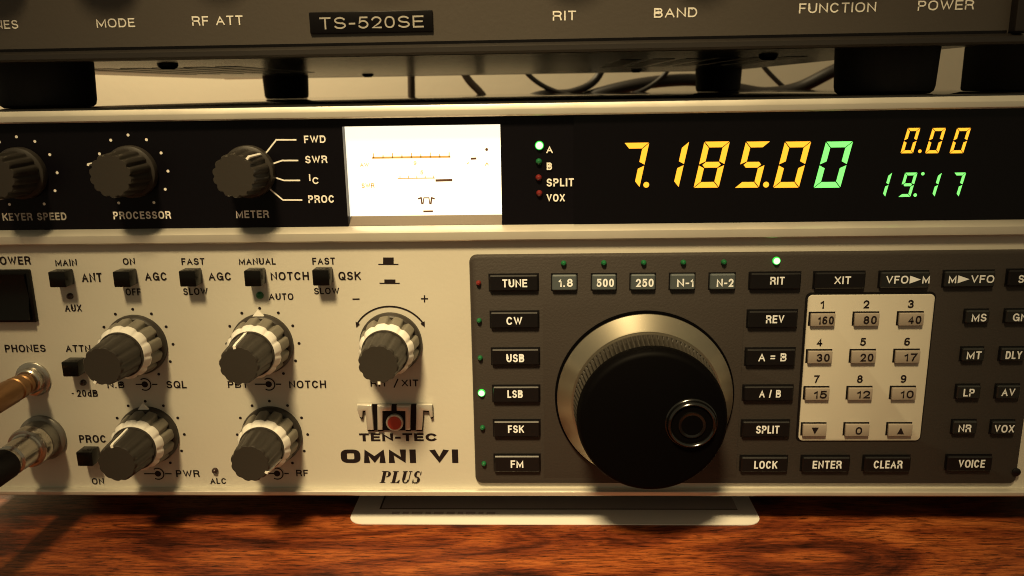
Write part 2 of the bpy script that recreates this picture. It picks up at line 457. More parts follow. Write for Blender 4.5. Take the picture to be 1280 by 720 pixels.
def rail(name, za, zb, zc, yb=0.003, yl=0.0):
    bm = bmesh.new()
    k = 0.0004
    sweep(bm, [(yb, za), (yl, za), (YR + k, zb + k * 0.8), (YR, zb), (YR - 0.00005, (zb + zc) / 2), (YR, zc + k), (YR + k, zc), (yb, zc)], XL, XR)
    return obj(name, bm, 'trim', radio)
rail('top_trim', Zz(129.5), Zz(136.5, YR), Zz(145.0, YR), yl=-0.0011)
rail('middle_trim', Zz(281.0), Zz(289.7, YR), Zz(301.0, YR))
rail('bottom_trim', Zz(609.3), Zz(615.2, YR), Zz(620.6, YR), yl=-0.0011)
ZU0, ZU1 = Zz(281.0), Zz(145.0, YR) + 0.0005     # upper black panel
ZL0, ZL1 = Zz(609.3), Zz(301.0, YR) + 0.0005     # lower cream panel

# upper black panel with an opening for the meter
mx0, mx1 = X(431, 212), X(626.3, 212)
mz0, mz1 = Zz(268.7, 0.003, 530), Zz(156.8, 0.0, 530)
bm = bmesh.new()
box(bm, XL, mx0, 0, 0.003, ZU0, ZU1); box(bm, mx1, XR, 0, 0.003, ZU0, ZU1)
box(bm, mx0, mx1, 0, 0.003, mz1, ZU1)
upper = obj('upper_panel', bm, 'black_panel', radio)
bm = bmesh.new(); box(bm, XL, XR, 0, 0.003, ZL0, ZL1)
lower = obj('lower_panel', bm, 'cream', radio)

# illuminated meter
bm = bmesh.new()
YM = 0.003
sweep(bm, [(0.0029, mz0 - 0.0001), (0.0006, ZU0 + 0.0001), (0.0029, ZU0 + 0.0001)], mx0 + 0.0001, mx1 - 0.0001)
well = bm
bm = bmesh.new(); box(bm, mx0 - 0.002, mx1 + 0.002, YM, YM + 0.0004, mz0 - 0.002, mz1 + 0.002)
meter = obj('meter', bm, 'meter', radio)
obj('sloping_sill', well, 'meter_well', meter)
ym = YM - 0.00012
bm = bmesh.new()
def pline(bm, uv, wpx, y, mi=0): stroke(bm, [P(u, v, y) for u, v in uv], wpx * PX, y, mi)
pline(bm, [(465, 197.2), (563, 195.8)], 2.6, ym, 0)
for k in range(9): pline(bm, [(467 + k * 11.8, 198 - k * 0.15), (467 + k * 11.8, 193.5 - k * 0.15 - (2 if k % 2 == 0 else 0))], 1.2, ym, 0)
pline(bm, [(497, 223), (544, 222.5)], 1.2, ym, 0)
for k in range(5): pline(bm, [(500 + k * 10.5, 223), (500 + k * 10.5, 219.5)], 1.0, ym, 0)
pline(bm, [(544.3, 225.6), (565.5, 225)], 3.0, ym, 1)
pline(bm, [(588.5, 198.4), (595.5, 198)], 2.6, ym, 1)
flat(bm, disc(*P(608.3, 186.8, ym), 1.9 * PX), ym, 1)
pline(bm, [(606.5, 207), (608.6, 203.5), (610.5, 206.5)], 1.1, ym, 0)
pline(bm, [(584, 205), (586, 203)], 1.1, ym, 0)
ptext(bm, 'AW', 450, 461, 203.5, 208.5, ym, 0)
ptext(bm, 'SWR', 452, 468, 229, 235, ym, 0)
ptext(bm, '5', 525.5, 529, 213, 218, ym, 0)
ptext(bm, '9', 517, 520.5, 201.5, 206, ym, 0)
pline(bm, [(522.5, 248.5), (526.5, 247.2), (527.5, 255.2)], 2.0, ym, 1)
pline(bm, [(543.5, 248.5), (539.5, 247.2), (538.5, 255.2)], 2.0, ym, 1)
pline(bm, [(528.8, 255.2), (529.8, 247.2), (536.2, 247.2), (537.2, 255.2)], 1.3, ym, 1)
pline(bm, [(529, 264.2), (541.3, 264)], 2.3, ym, 1)
obj('meter_scale', bm, ['meter_ink_amber', 'meter_ink_dark'], meter)

# lettering of the upper panel
bm = bmesh.new(); yi = -INK
for (s, u0, u1, v0, v1, mi) in [('KEYER SPEED', 3, 83, 266, 275.5, 1), ('PROCESSOR', 141.5, 213.5, 264.2, 273.8, 0), ('METER', 295, 336, 263, 272.5, 0),
        ('FWD', 380, 407, 169.3, 178.7, 0), ('SWR', 381.5, 409, 194.6, 204, 0), ('I', 386.3, 388, 217.6, 226.2, 0), ('C', 390.5, 398.7, 221.5, 230, 0), ('PROC', 385.3, 417.8, 244, 253.6, 0)]:
    ptext(bm, s, u0, u1, v0, v1, yi, mi)
for uv in ([(330.9, 193.2), (345.3, 174.8), (370.5, 174.8)], [(337, 206), (352.7, 200.6), (372.9, 200.6)], [(338.6, 220.1), (355, 225.5), (375.2, 225.5)], [(333.6, 233.2), (353.7, 250), (377.9, 250)]):
    pline(bm, uv, 1.9, yi)
def dots(bm, cu, cv, y, angs, rx=46.5, rdot=1.9, mi=0):
    cx, cz = P(cu, cv, y)
    for a in angs:
        t = math.radians(90 - a); flat(bm, disc(cx + rx * PX * math.cos(t), cz + rx * PX * math.sin(t), rdot * PX, 12), y, mi)
ANG = [-150, -120, -90, -60, -30, 0, 30, 60, 90, 120, 150]
UPK = {'KEYER': (27.5, 216.5), 'PROCESSOR': (165.6, 214.5), 'METER': (312, 214.5)}
dots(bm, *UPK['KEYER'], yi, ANG, 45.5); dots(bm, *UPK['PROCESSOR'], yi, ANG, 45.5)
pan_yd = -0.0003
obj('lettering', bm, ['ink_w', 'ink_shaded'], upper)

# frequency display: a smoked filter carrying the lit digits
bm = bmesh.new(); box(bm, X(717, 212), XR - 0.002, -0.0003, -0.00002, Zz(280, 0), ZU1 - 0.0004)
disp = obj('frequency_display', bm, 'display_glass', radio)
SEG = {'0': 'abcdef', '1': 'bc', '2': 'abged', '3': 'abgcd', '4': 'fgbc', '5': 'afgcd', '6': 'afgedc', '7': 'abc', '8': 'abcdefg', '9': 'abcdfg'}
def digit(ch, u0, u1, v0, v1, m, wpx, slant, label):
    y = -0.00042
    vc = (v0 + v1) / 2; uc = (u0 + u1) / 2
    x0, x1 = X(u0, vc, y), X(u1, vc, y); z0, z1 = Zz(v1, y, uc), Zz(v0, y, uc)
    H = z1 - z0; t = wpx * PX; W = (x1 - x0) - slant * H; g = t * 0.22
    hz = (z0 + z1) / 2
    g = 0.7 * PX if wpx > 5 else 0.5 * PX
    md = H / 2; h = t / 2
    pol = {'a': [(g, H), (W - g, H), (W - t - g, H - t), (t + g, H - t)], 'd': [(t + g, t), (W - t - g, t), (W - g, 0), (g, 0)],
           'g': [(g + h, md), (t + g, md + h), (W - t - g, md + h), (W - g - h, md), (W - t - g, md - h), (t + g, md - h)]}
    def side(x_out, x_in, e_out, e_in): return [(x_out, md + (g if e_out > md else -g)), (x_in, md + (h + g if e_out > md else -h - g)), (x_in, e_in), (x_out, e_out)]
    pol['f'] = side(0, t, H - g, H - t - g); pol['b'] = side(W, W - t, H - g, H - t - g)
    pol['e'] = side(0, t, g, t + g); pol['c'] = side(W, W - t, g, t + g)
    b = bmesh.new()
    for s in SEG[ch]: flat(b, [(x0 + px + slant * pz, z0 + pz) for px, pz in pol[s]], y)
    return obj('digit', b, m, disp, label=label)
def point(u, v, rpx, m, label):
    b = bmesh.new(); flat(b, disc(*P(u, v, -0.00042), rpx * PX, 16), -0.00042); return obj('decimal_point', b, m, disp, label=label)
SL = 0.20
for ch, u0, u1, m in (('7', 768.5, 811, 'seg_y'), ('1', 818, 860.5, 'seg_y'), ('8', 868, 911, 'seg_y'), ('5', 919.5, 961.5, 'seg_y'), ('0', 968, 1012, 'seg_y'), ('0', 1019, 1064, 'seg_g')):
    digit(ch, u0, u1, 177 if ch != '7' else 178.5, 234.5, m, 7.0, SL, 'large %s %s' % ('yellow' if m == 'seg_y' else 'green', ch))
point(807.8, 231, 3.6, 'seg_y', 'yellow point after the 7'); point(957.6, 230.8, 3.6, 'seg_y', 'yellow point after the 5')
for ch, u0, u1 in (('0', 1127, 1149), ('0', 1158, 1181), ('0', 1188.5, 1212)): digit(ch, u0, u1, 160, 191.5, 'seg_y', 3.6, SL, 'small yellow 0')
point(1149.8, 189, 2.1, 'seg_y', 'small yellow point')
for ch, u0, u1 in (('1', 1093, 1113.8), ('9', 1124, 1145.5), ('1', 1155, 1175.8), ('7', 1185, 1206)): digit(ch, u0, u1, 215.8, 246, 'seg_g', 3.4, SL, 'small green %s' % ch)
point(1144, 243.8, 2.1, 'seg_g', 'lower green colon dot'); point(1153.6, 217.2, 2.0, 'seg_g', 'upper green colon dot')

# indicator lamps
def led(u, v, y, r, m, label):
    b = bmesh.new(); k = r * PX
    if m == 'led_on':
        lathe(b, [(0, k * 1.12), (0.0003, k * 1.12), (0.0006, k * .98)], n=24, mi=1); lathe(b, [(0.0006, k * .9), (0.0010, k * .75), (0.0012, k * .4)], n=24)
    else: lathe(b, [(0, k), (0.0004, k), (0.0009, k * .8), (0.0012, k * .4)], n=20)
    x, z = P(u, v, y); return obj('indicator_light', b, [m, 'led_rim'] if m == 'led_on' else m, radio, (x, y, z), label)
led(674.2, 181.8, 0, 4.9, 'led_on', 'lit green lamp beside A'); led(673.6, 202, 0, 4.0, 'led_g', 'unlit green lamp beside B')
led(673.3, 222, 0, 4.0, 'led_r', 'unlit red lamp beside SPLIT'); led(674.2, 241.5, 0, 4.0, 'led_r', 'unlit red lamp beside VOX')
bm = bmesh.new()
for s, u0, u1, v0, v1 in (('A', 682.8, 691, 182.5, 191.5), ('B', 683.4, 690, 203.2, 212.4), ('SPLIT', 683.2, 717.2, 223, 233), ('VOX', 683.3, 706, 242.5, 252)): ptext(bm, s, u0, u1, v0, v1, -0.00042, 0)
obj('lamp_lettering', bm, 'ink_w', upper)

# ---- knobs
def up_knob():
    b = bmesh.new(); R0 = 33 * PX
    lathe(b, [(0, R0), (0.0012, R0), (0.0018, R0 * 0.97), (0.0024, R0 * .80)], n=72)
    lathe(b, [(0.0024, R0 * .88, .07), (0.0060, R0 * .86, .09), (0.0112, R0 * .815, .10), (0.0122, R0 * .80, .10), (0.0126, R0 * .765, .08)], n=144, lobes=14)
    return b
me_up = mesh('knob', up_knob()); me_up.materials.append(M['knob'])
for k, (cu, cv) in UPK.items():
    x, z = P(cu, cv)
    kn = obj('knob', me_up, 'knob', radio, (x, 0, z), 'charcoal knob above the word %s' % {'KEYER': 'KEYER SPEED'}.get(k, k))
    ang = {'KEYER': 200, 'PROCESSOR': -62, 'METER': 41}[k]
    b = bmesh.new(); r = 33 * PX
    box(b, -0.00030, 0.00030, -0.0123, -0.0026, r * .845, r * .925)
    if k == 'METER': box(b, -0.00034, 0.00034, -0.0123, -0.0112, r * .78, r * .84)
    obj('pointer', b, 'ink_w', kn, (x, 0, z), rot=(0, math.radians(ang), 0))

def skirt_bm():
    b = bmesh.new(); r = 41 * PX
    lathe(b, [(0, r), (0.0010, r), (0.0016, r * .98), (0.0022, r * .90)], n=80); return b
def outer_bm():
    b = bmesh.new(); r = 36.2 * PX
    lathe(b, [(0.0022, r * 1.07, .14), (0.0034, r * 1.06, .13), (0.0072, r * 1.0, .09), (0.0080, r * .96, .05)], n=240, lobes=12, sharp=5); return b
def ring_bm():
    b = bmesh.new(); r = 34.4 * PX
    lathe(b, [(0.0076, r * 1.035, .05), (0.0083, r * 1.03, .05), (0.0101, r * .885, 0)], n=240, lobes=12, sharp=4); return b
def inner_bm():
    b = bmesh.new(); r = 30.5 * PX
    lathe(b, [(0.0095, r * .96), (0.0098, r * .985), (0.0104, r * .985), (0.0107, r * .96)], n=80)
    lathe(b, [(0.0107, r * .935, .03), (0.0130, r * .90, .05), (0.0194, r * .825, .075), (0.0200, r * .81, .07), (0.0204, r * .765, .04)], n=168, lobes=12); return b
mesh_k = {}
for nm, fn, m in (('skirt', skirt_bm, 'knob'), ('outer_knob', outer_bm, 'knob_grey'), ('white_ring', ring_bm, 'knob_ring'), ('inner_knob', inner_bm, 'knob')):
    mesh_k[nm] = mesh(nm, fn()); mesh_k[nm].materials.append(M[m])
KN = {'N.B / SQL': (171.5, 430.5, -150, False), 'PBT / NOTCH': (328.5, 429.5, -7, True), 'RIT / XIT': (489, 428, 180, False), 'PWR': (186.8, 543.2, -7, True), 'RF': (340.5, 543.2, 120, False)}
for k, (cu, cv, ang, tri) in KN.items():
    x, z = P(cu, cv)
    b = bmesh.new(); lathe(b, [(0.0003, 20 * PX), (0.0085, 20 * PX)], n=32)
    kn = obj('concentric_knob', b, 'knob', radio, (x, 0, z), 'stacked pair of knobs marked %s' % k)
    for nm in ('skirt', 'outer_knob', 'white_ring', 'inner_knob'):
        obj(nm, mesh_k[nm], 'knob', kn, (x, 0, z), rot=(0, math.radians({'skirt': 0, 'outer_knob': 6, 'white_ring': 6, 'inner_knob': ang}[nm]), 0))
    b = bmesh.new(); r = 30.5 * PX                      # white pointer line along the inner knob
    t = bmesh.new()
    q = [(-0.0109, r * .935), (-0.0130, r * .90), (-0.0194, r * .828), (-0.0205, r * .79)]
    for s in (-1, 1):
        pass
    va = [t.verts.new((sx, y, zz + 0.00026)) for y, zz in q for sx in (-.00038, .00038)]
    vb = [t.verts.new((sx, y, zz - 0.0006)) for y, zz in q for sx in (-.00038, .00038)]
    for i in range(3):
        a = 2 * i
        t.faces.new((va[a], va[a + 1], va[a + 3], va[a + 2])); t.faces.new((va[a], va[a + 2], vb[a + 2], vb[a])); t.faces.new((va[a + 1], vb[a + 1], vb[a + 3], va[a + 3]))
    t.faces.new((va[6], va[7], vb[7], vb[6]))
    merge(b, t)
    obj('pointer', b, 'ink_w', kn, (x, 0, z), rot=(0, math.radians(ang), 0))
    if tri:
        b = bmesh.new(); r = 41 * PX
        prism(b, [(-7.3 * PX, r * .965), (7.3 * PX, r * .965), (0.0, r + 7.5 * PX)], -0.0019, -0.0012)
        obj('pointer_triangle', b, 'ink_w', kn, (x, 0, z))

# ---- lettering of the lower panel
bm = bmesh.new(); yi = -INK
for a in [('POWER', -9, 38, 320.5, 331), ('MAIN', 69, 96, 324, 332.6), ('ANT', 102, 127.3, 341, 352.6), ('AUX', 81, 102, 380.5, 389.5),
          ('ON', 153.5, 168.6, 322.6, 331), ('AGC', 181, 208.5, 340.3, 350.8), ('OFF', 157, 176, 360.5, 369.3),
          ('FAST', 226.7, 255.6, 322.6, 331), ('AGC', 260.6, 289, 340.3, 350.6), ('SLOW', 229, 259.7, 360, 368.8),
          ('MANUAL', 298.6, 344.4, 322.6, 330.8), ('NOTCH', 338.3, 386, 339.8, 350.2), ('AUTO', 336, 366.7, 366.6, 375),
          ('FAST', 390.3, 418.6, 322, 330.6), ('QSK', 423, 451, 339.5, 350.2), ('SLOW', 392.5, 424, 359.6, 367.8),
          ('ATTN', 82, 113, 431.2, 440), ('20dB', 96, 122, 487.2, 496), ('N.B', 134, 155.3, 476.8, 485.2), ('SQL', 208, 233, 476, 485.4),
          ('PBT', 284.8, 310, 476.4, 484.8), ('NOTCH', 361.3, 407.5, 475.6, 485.2), ('RIT', 463, 484, 474.6, 483.2), ('XIT', 502, 523, 474.4, 483),
          ('PHONES', 6, 56.8, 430.8, 440.2), ('PROC', 99, 132.5, 543.8, 553.4), ('ON', 114.8, 130, 597.6, 605.6), ('PWR', 220, 249.3, 587.6, 596.4),
          ('RF', 370.2, 385, 587.2, 595.4), ('ALC', 262.7, 282.8, 597.6, 605)]:
    ptext(bm, a[0], *a[1:], yi, 0)
pline(bm, [(492.5, 484.5), (497.5, 473.5)], 1.8, yi)
pline(bm, [(89.5, 491.8), (92.2, 491.8)], 1.6, yi)
for cu, cv in ((171.5, 430.5), (328.5, 429.5), (186.8, 543.2), (340.5, 543.2)): dots(bm, cu, cv, yi, ANG, 48.3, 2.0)
for u, v, a, b in ((181, 480.5, 169.5, 196.8), (335.8, 480.3, 318.5, 351.5), (197.4, 592.2, 180, 214.5), (346.3, 592, 331, 361)):   # two-ring control symbols
    x, z = P(u, v, yi)
    flat(bm, disc(x, z, 4.4 * PX, 16), yi)
    arc = [(x + 8.3 * PX * math.cos(t), z + 8.3 * PX * math.sin(t)) for t in [math.radians(-125 + 10 * i) for i in range(26)]]
    stroke(bm, arc, 1.6 * PX, yi - 0.00002)
    pline(bm, [(a, v), (u - 3, v)], 1.7, yi); pline(bm, [(u + 9, v), (b, v)], 1.7, yi)
x, z = P(489, 428, yi)
arc = [(x + 51 * PX * math.sin(t), z + 49 * PX * math.cos(t)) for t in [math.radians(-57 + 114 * i / 28) for i in range(29)]]
stroke(bm, arc, 1.9 * PX, yi)
for s in (-1, 1):
    ax, az = (arc[0] if s < 0 else arc[-1]); k = PX
    flat(bm, [(ax + s * 2.2 * k, az - 5.5 * k), (ax + s * 2.5 * k, az + 2.2 * k), (ax - s * 3.0 * k, az - 1.0 * k)], yi - 0.00015)
pline(bm, [(440.6, 374), (449.4, 373.8)], 1.8, yi)
pline(bm, [(526.3, 373.4), (535, 373.4)], 1.7, yi); pline(bm, [(530.6, 377.8), (530.6, 369)], 1.7, yi - 0.00003)
def pquad(bm, u0, u1, v0, v1, y, mi=0):
    flat(bm, [P(u0, v1, y), P(u1, v1, y), P(u1, v0, y), P(u0, v0, y)], y, mi)
pquad(bm, 478.8, 492, 321.8, 329.8, yi); pquad(bm, 472.8, 498, 329.8, 331, yi)
pquad(bm, 480.4, 494.2, 349.3, 353.4, yi); pquad(bm, 474.4, 499.6, 353.4, 354.8, yi)
# maker's lettering
ptext(bm, 'TEN-TEC', 449, 546.5, 541.6, 551.4, yi, 0, wt=.235, space=.12, square=4, xs=1.55)
ptext(bm, 'OMNI VI', 426, 573, 561.8, 578.6, yi, 0, wt=.275, space=.13, square=3.8, xs=1.55)
# PLUS in an italic serif face: thick and thin strokes with serifs
def serif_plus(bm):
    u0, u1, v0, v1 = 474, 529, 588.8, 603.6
    x0, x1 = X(u0, 596, yi), X(u1, 596, yi); z0, z1 = Zz(v1, yi, 500), Zz(v0, yi, 500)
    H = z1 - z0; S = 0.26; k = (x1 - x0 - S * H) / 3.55
    lay = [0]
    def pg(pts, ox):
        lay[0] += 1
        flat(bm, [(x0 + (ox + a) * k + S * b * H, z0 + b * H) for a, b in pts], yi - 0.000003 * lay[0])
    def bowl(ox, cx, cy, rx, ry, a0, a1, t0, t1, n=14):
        for i in range(n):
            p = math.radians(a0 + (a1 - a0) * i / n); q = math.radians(a0 + (a1 - a0) * (i + 1) / n)
            def tt(a): return t0 + (t1 - t0) * abs(math.cos(a))
            pg([(cx + rx * math.cos(p), cy + ry * math.sin(p)), (cx + rx * math.cos(q), cy + ry * math.sin(q)),
                (cx + (rx - tt(q)) * math.cos(q), cy + (ry - t0) * math.sin(q)), (cx + (rx - tt(p)) * math.cos(p), cy + (ry - t0) * math.sin(p))], ox)
    sf = 0.055
    # P
    pg([(.11, 0), (.39, 0), (.39, 1), (.11, 1)], 0); pg([(0, 0), (.5, 0), (.5, sf), (0, sf)], 0); pg([(0, 1 - sf), (.5, 1 - sf), (.5, 1), (0, 1)], 0)
    bowl(0, .46, .74, .36, .26, -90, 90, .08, .25)
    # L
    ox = .95
    pg([(.11, 0), (.39, 0), (.39, 1), (.11, 1)], ox); pg([(0, 1 - sf), (.5, 1 - sf), (.5, 1), (0, 1)], ox); pg([(0, 0), (.72, 0), (.72, sf), (0, sf)], ox)
    pg([(.5, 0.03), (.74, 0.0), (.76, .26), (.70, .26)], ox)
    # U
    ox = 1.82
    pg([(.08, .28), (.34, .28), (.34, 1), (.08, 1)], ox); pg([(0, 1 - sf), (.43, 1 - sf), (.43, 1), (0, 1)], ox)
    pg([(.64, .28), (.71, .28), (.71, 1), (.64, 1)], ox); pg([(.52, 1 - sf), (.83, 1 - sf), (.83, 1), (.52, 1)], ox)
    bowl(ox, .405, .28, .305, .30, 180, 360, .08, .17)
    # S
    ox = 2.78
    bowl(ox, .36, .74, .28, .275, 50, 250, .09, .22); bowl(ox, .36, .265, .32, .28, -110, 80, .09, .24)
    pg([(.20, .62), (.30, .50), (.62, .36), (.52, .52)], ox)
    pg([(.58, .70), (.64, .70), (.66, 1.0), (.60, .98)], ox); pg([(.04, .0), (.10, .02), (.12, .32), (.06, .32)], ox)
    bowl(ox, .36, .265, .32, .28, 200, 260, .07, .10)
serif_plus(bm)
obj('lettering', bm, 'ink_k', lower)

# raised double-T badge
bm = bmesh.new(); yb_ = -0.0016
def uvp(pts, y): return [P(u, v, y) for u, v in pts]
prism(bm, uvp([(463, 505.5), (527, 505.5), (524.8, 538), (465.6, 538)], -0.0006), -0.0006, -0.00005, 0)
sil = [[(446, 506), (464.5, 506), (467, 537.8), (458.5, 537.8), (456.5, 513.5), (453.5, 514), (452.3, 522.5), (449, 521.5), (446.5, 513.5)],
       [(471.2, 507), (489, 507), (489, 514), (478.2, 514.2), (478.2, 537.8), (471.8, 537.8)],
       [(495.5, 507), (513.4, 507), (512.6, 537.8), (506.4, 537.8), (506.4, 514.2), (495.5, 514)],
       [(520.2, 506), (540, 506), (540.3, 514), (540.6, 521.5), (537.5, 522.5), (536, 514), (529, 513.5), (527.2, 537.8), (519.6, 537.8)]]
for s in sil: prism(bm, [(px + 1.1 * PX, pz - 1.0 * PX) for px, pz in uvp(s, -0.0005)], -0.00066, -0.00006, 0)
for s in sil: prism(bm, uvp(s, yb_), yb_, -0.0005, 1, bev=0.00025)
cx0, cz0 = P(493.2, 528.6, yb_)
lathe(bm, [(0.0005, 11.6 * PX), (0.0016, 11.6 * PX), (0.0018, 10.8 * PX)], n=40, mi=1, cx=cx0, cz=cz0)
lathe(bm, [(0.0018, 9.4 * PX), (0.0020, 9.0 * PX)], n=40, mi=2, cx=cx0, cz=cz0)
obj('logo_badge', bm, ['badge', 'silver', 'red'], radio)

# ---- push switches on the lower panel
def pushsw(u, v, w, lab):
    x, z = P(u, v); h = w * PX / 2; b = bmesh.new()
    box(b, -h, h, -0.0047, 0.0, -h * .96, h * .96, bev=0.00035)
    obj('push_switch', b, 'switch', radio, (x, 0, z), lab)
for u, v, l in ((82.3, 345.3, 'ANT'), (161.5, 345, 'AGC, ON and OFF'), (242.5, 344.3, 'AGC, FAST and SLOW'), (322.3, 344, 'NOTCH'), (406, 343, 'QSK'), (98, 455.5, 'ATTN'), (115.5, 566, 'PROC')):
    pushsw(u, v, 21.5, 'black push switch marked %s' % l)
for u, v, m, l in ((88, 370, 'led_k', 'dark lamp above AUX'), (104.5, 478, 'led_k', 'dark lamp above 20dB'), (325, 369.0, 'led_g', 'green lamp beside AUTO'), (269.2, 588, 'led_k', 'dark lamp above ALC'), (167, 366, 'led_k', None), ):
    if l: led(u, v, 0, 5.0 if m == 'led_g' else 4.3, m, l)
b = bmesh.new()
xa, xb = X(-22, 370), X(43.5, 370); za, zb = Zz(402, 0, 10), Zz(336.5, 0, 10)
box(b, xa, xb, -0.0012, 0.001, za, zb, bev=0.0004)
ps = obj('power_switch', b, 'switch', radio)
b = bmesh.new()
sweep(b, [(-0.0008, za + 0.001), (-0.0030, za + 0.0012), (-0.0013, (za + zb) / 2), (-0.0022, zb - 0.0012), (-0.0008, zb - 0.001)], xa + 0.001, xb - 0.001)
obj('rocker', b, 'switch', ps)

# ---- sockets
def socket(name, u, v, prof, m, lab):
    x, z = P(u, v); b = bmesh.new(); lathe(b, prof, n=48); return obj(name, b, m, radio, (x, 0, z), lab)
J1 = (42, 473.5); J2 = (54.5, 546.5)
socket('headphone_jack', *J1, [(0, 5.4e-3), (.0005, 5.4e-3), (.0008, 5.0e-3), (.0009, 4.3e-3), (.0010, 4.0e-3), (.0030, 3.9e-3), (.0034, 3.5e-3)], 'chrome', 'threaded headphone jack')
socket('microphone_socket', *J2, [(0, 7.3e-3), (.0008, 7.3e-3), (.0012, 6.9e-3), (.0014, 6.1e-3), (.0050, 6.0e-3)], 'plug_grey', 'round microphone socket')

# ---- dark control panel
cxl, cxr = X(590, 460, YC), X(1279.5, 460, YC) + 0.0025
czt, czb = Zz(317.5, 0), Zz(605.2, YC)
bm = bmesh.new(); prism(bm, rrect(cxl, cxr, czb, czt, 0.0022), YC, -0.00002, 0, bev=0.0009)
# raised field behind the tuning dial, its top chamfered
fx0, fx1 = X(679, 440, YC), X(927, 440, YC)
sweep(bm, [(YC + 0.0002, Zz(367.5, YC)), (YC - 0.0007, Zz(392, YC - .0007)), (YC - 0.0007, czb + 0.0050), (YC + 0.0002, czb + 0.0012)], fx0, fx1, 0)
ctrl = obj('control_panel', bm, 'control', radio)
# cream keypad plate
kx0, kx1 = X(1003.6, 459, YC), X(1158.6, 459, YC); kz0, kz1 = Zz(550, YC, 1080), Zz(368, YC, 1080)
bm = bmesh.new(); prism(bm, rrect(kx0 - .0007, kx1 + .0004, kz0 - .0004, kz1 + .0007, .0017), YC - 0.00012, YC + .0001, 1)
prism(bm, rrect(kx0, kx1, kz0, kz1, .0013), YC - 0.0005, YC - 0.0001, 0, bev=0.0002)
plate = obj('keypad_plate', bm, ['plate', 'key_black'], radio)
yp = YC - 0.0005
colx = [X(1022.5, 465, yp), X(1076.5, 465, yp), X(1131, 465, yp)]
rowz = [Zz(398.6, yp, 1080), Zz(445.2, yp, 1080), Zz(491.2, yp, 1080), Zz(536.4, yp, 1080)]
bm = bmesh.new(); n = 0
for r in range(3):
    for c in range(3):
        n += 1; zt = rowz[r] + 19.3 * PX; h = 5.3 * PX; wd = (3.6 if n != 1 else 2.3) * PX
        xc = colx[c] - 1.0 * PX
        text(bm, str(n), xc - wd, xc + wd, zt - h, zt + h, yp - INK, 0)
obj('lettering', bm, 'ink_k', plate)
caps = [['160', '80', '40'], ['30', '20', '17'], ['15', '12', '10'], ['v', '0', '^']]
for r in range(4):
    for c in range(3):
        b = bmesh.new(); wx, hz = 15.3 * PX, 8.1 * PX; s = caps[r][c]
        box(b, -wx * 1.10 - .0001, wx * 1.04, -0.00008, .0002, -hz * 1.05, hz * 1.17 + .0001, 2)
        box(b, -wx, wx, -0.0011, 0, -hz, hz, 0, bev=0.00022)
        yt = -0.0011 - 0.00008; ox = 3.5 * PX
        if s == 'v': flat(b, [(-4.5 * PX, 4.5 * PX), (4.5 * PX, 4.5 * PX), (0, -5 * PX)], yt, 1)
        elif s == '^': flat(b, [(-4.5 * PX, -5 * PX), (4.5 * PX, -5 * PX), (0, 4.5 * PX)], yt, 1)
        else:
            hw = {3: 9.8, 2: 8.2, 1: 4.2}[len(s)] * PX; o2 = ox if len(s) > 1 else 1.5 * PX
            text(b, s, -hw + o2, hw + o2, -5.4 * PX, 5.2 * PX, yt, 1)
        obj('keypad_key', b, ['key_tan', 'ink_k', 'key_black'], radio, (colx[c], yp, rowz[r]),
            'taupe key marked %s' % {'v': 'with a down arrow', '^': 'with an up arrow'}.get(s, s))

def key(u0, u1, v0, v1, s, t0, t1, w0, w1, kind='key_black', ink='ink_key', depth=0.0014, wt=0.175):
    yf = YC - depth; uc, vc = (u0 + u1) / 2, (v0 + v1) / 2
    x, z = P(uc, vc, yf); b = bmesh.new()
    hw = (X(u1, vc, yf) - X(u0, vc, yf)) / 2; hh = (Zz(v0, yf, uc) - Zz(v1, yf, uc)) / 2
    box(b, -hw - .0003, hw + .0003, -0.00008, .0002, -hh - .0003, hh + .0003, 2)
    box(b, -hw, hw, -depth, 0, -hh, hh, 0, bev=0.00034, seg=1)
    yt = -depth - 0.00008; f = lambda u: X(u, vc, yf) - x; g = lambda v: Zz(v, yf, uc) - z
    if '>' in s:                                   # arrow between two words
        a, c = s.split('>')
        la, lc = len(a), len(c); tot = la + lc + 1.9
        p = lambda k: t0 + (t1 - t0) * k / tot
        text(b, a, f(p(0)), f(p(la)), g(w1), g(w0), yt, 1, wt=wt, space=.15)
        flat(b, [(f(p(la + .2)), g(w0)), (f(p(la + .2)), g(w1)), (f(p(la + 1.7)), g((w0 + w1) / 2))], yt, 1)
        text(b, c, f(p(la + 1.9)), f(t1), g(w1), g(w0), yt, 1, wt=wt, space=.15)
    else: text(b, s, f(t0), f(t1), g(w1), g(w0), yt, 1, wt=wt, space=.15)
    return obj('key', b, [kind, ink, 'key_black'], radio, (x, YC, z), '%s key marked %s' % ({'key_black': 'black', 'key_slate': 'slate grey', 'key_dim': 'dark slate'}[kind], s.replace('>', ' arrow ')))
key(611.6, 672.4, 344.3, 364, 'TUNE', 628, 659, 349, 359)
key(613, 673, 390.8, 410.3, 'CW', 633, 652.7, 396, 406)
key(614.5, 674, 437, 456.6, 'USB', 633, 655.2, 442.5, 452.6)
key(616, 674.3, 483.8, 503.4, 'LSB', 634.3, 653.4, 487.6, 497.2)
key(617, 674.6, 527.2, 546.6, 'FSK', 635, 655, 531.5, 541)
key(617.8, 674.8, 570.4, 590.4, 'FM', 638.4, 654.2, 575.3, 584.6)
for u0, u1, s, t0, t1 in ((690, 721, '1.8', 698.3, 716), (740, 770.4, '500', 745.8, 767.4), (788.6, 819.4, '250', 794.8, 817), (838, 869, 'N-1', 846.3, 867), (887.7, 919.4, 'N-2', 895.9, 916.8)):
    key(u0, u1, 344 - (u0 - 690) * .006, 363.4 - (u0 - 690) * .006, s, t0, t1, 348.4, 358.6, 'key_slate', wt=.19)
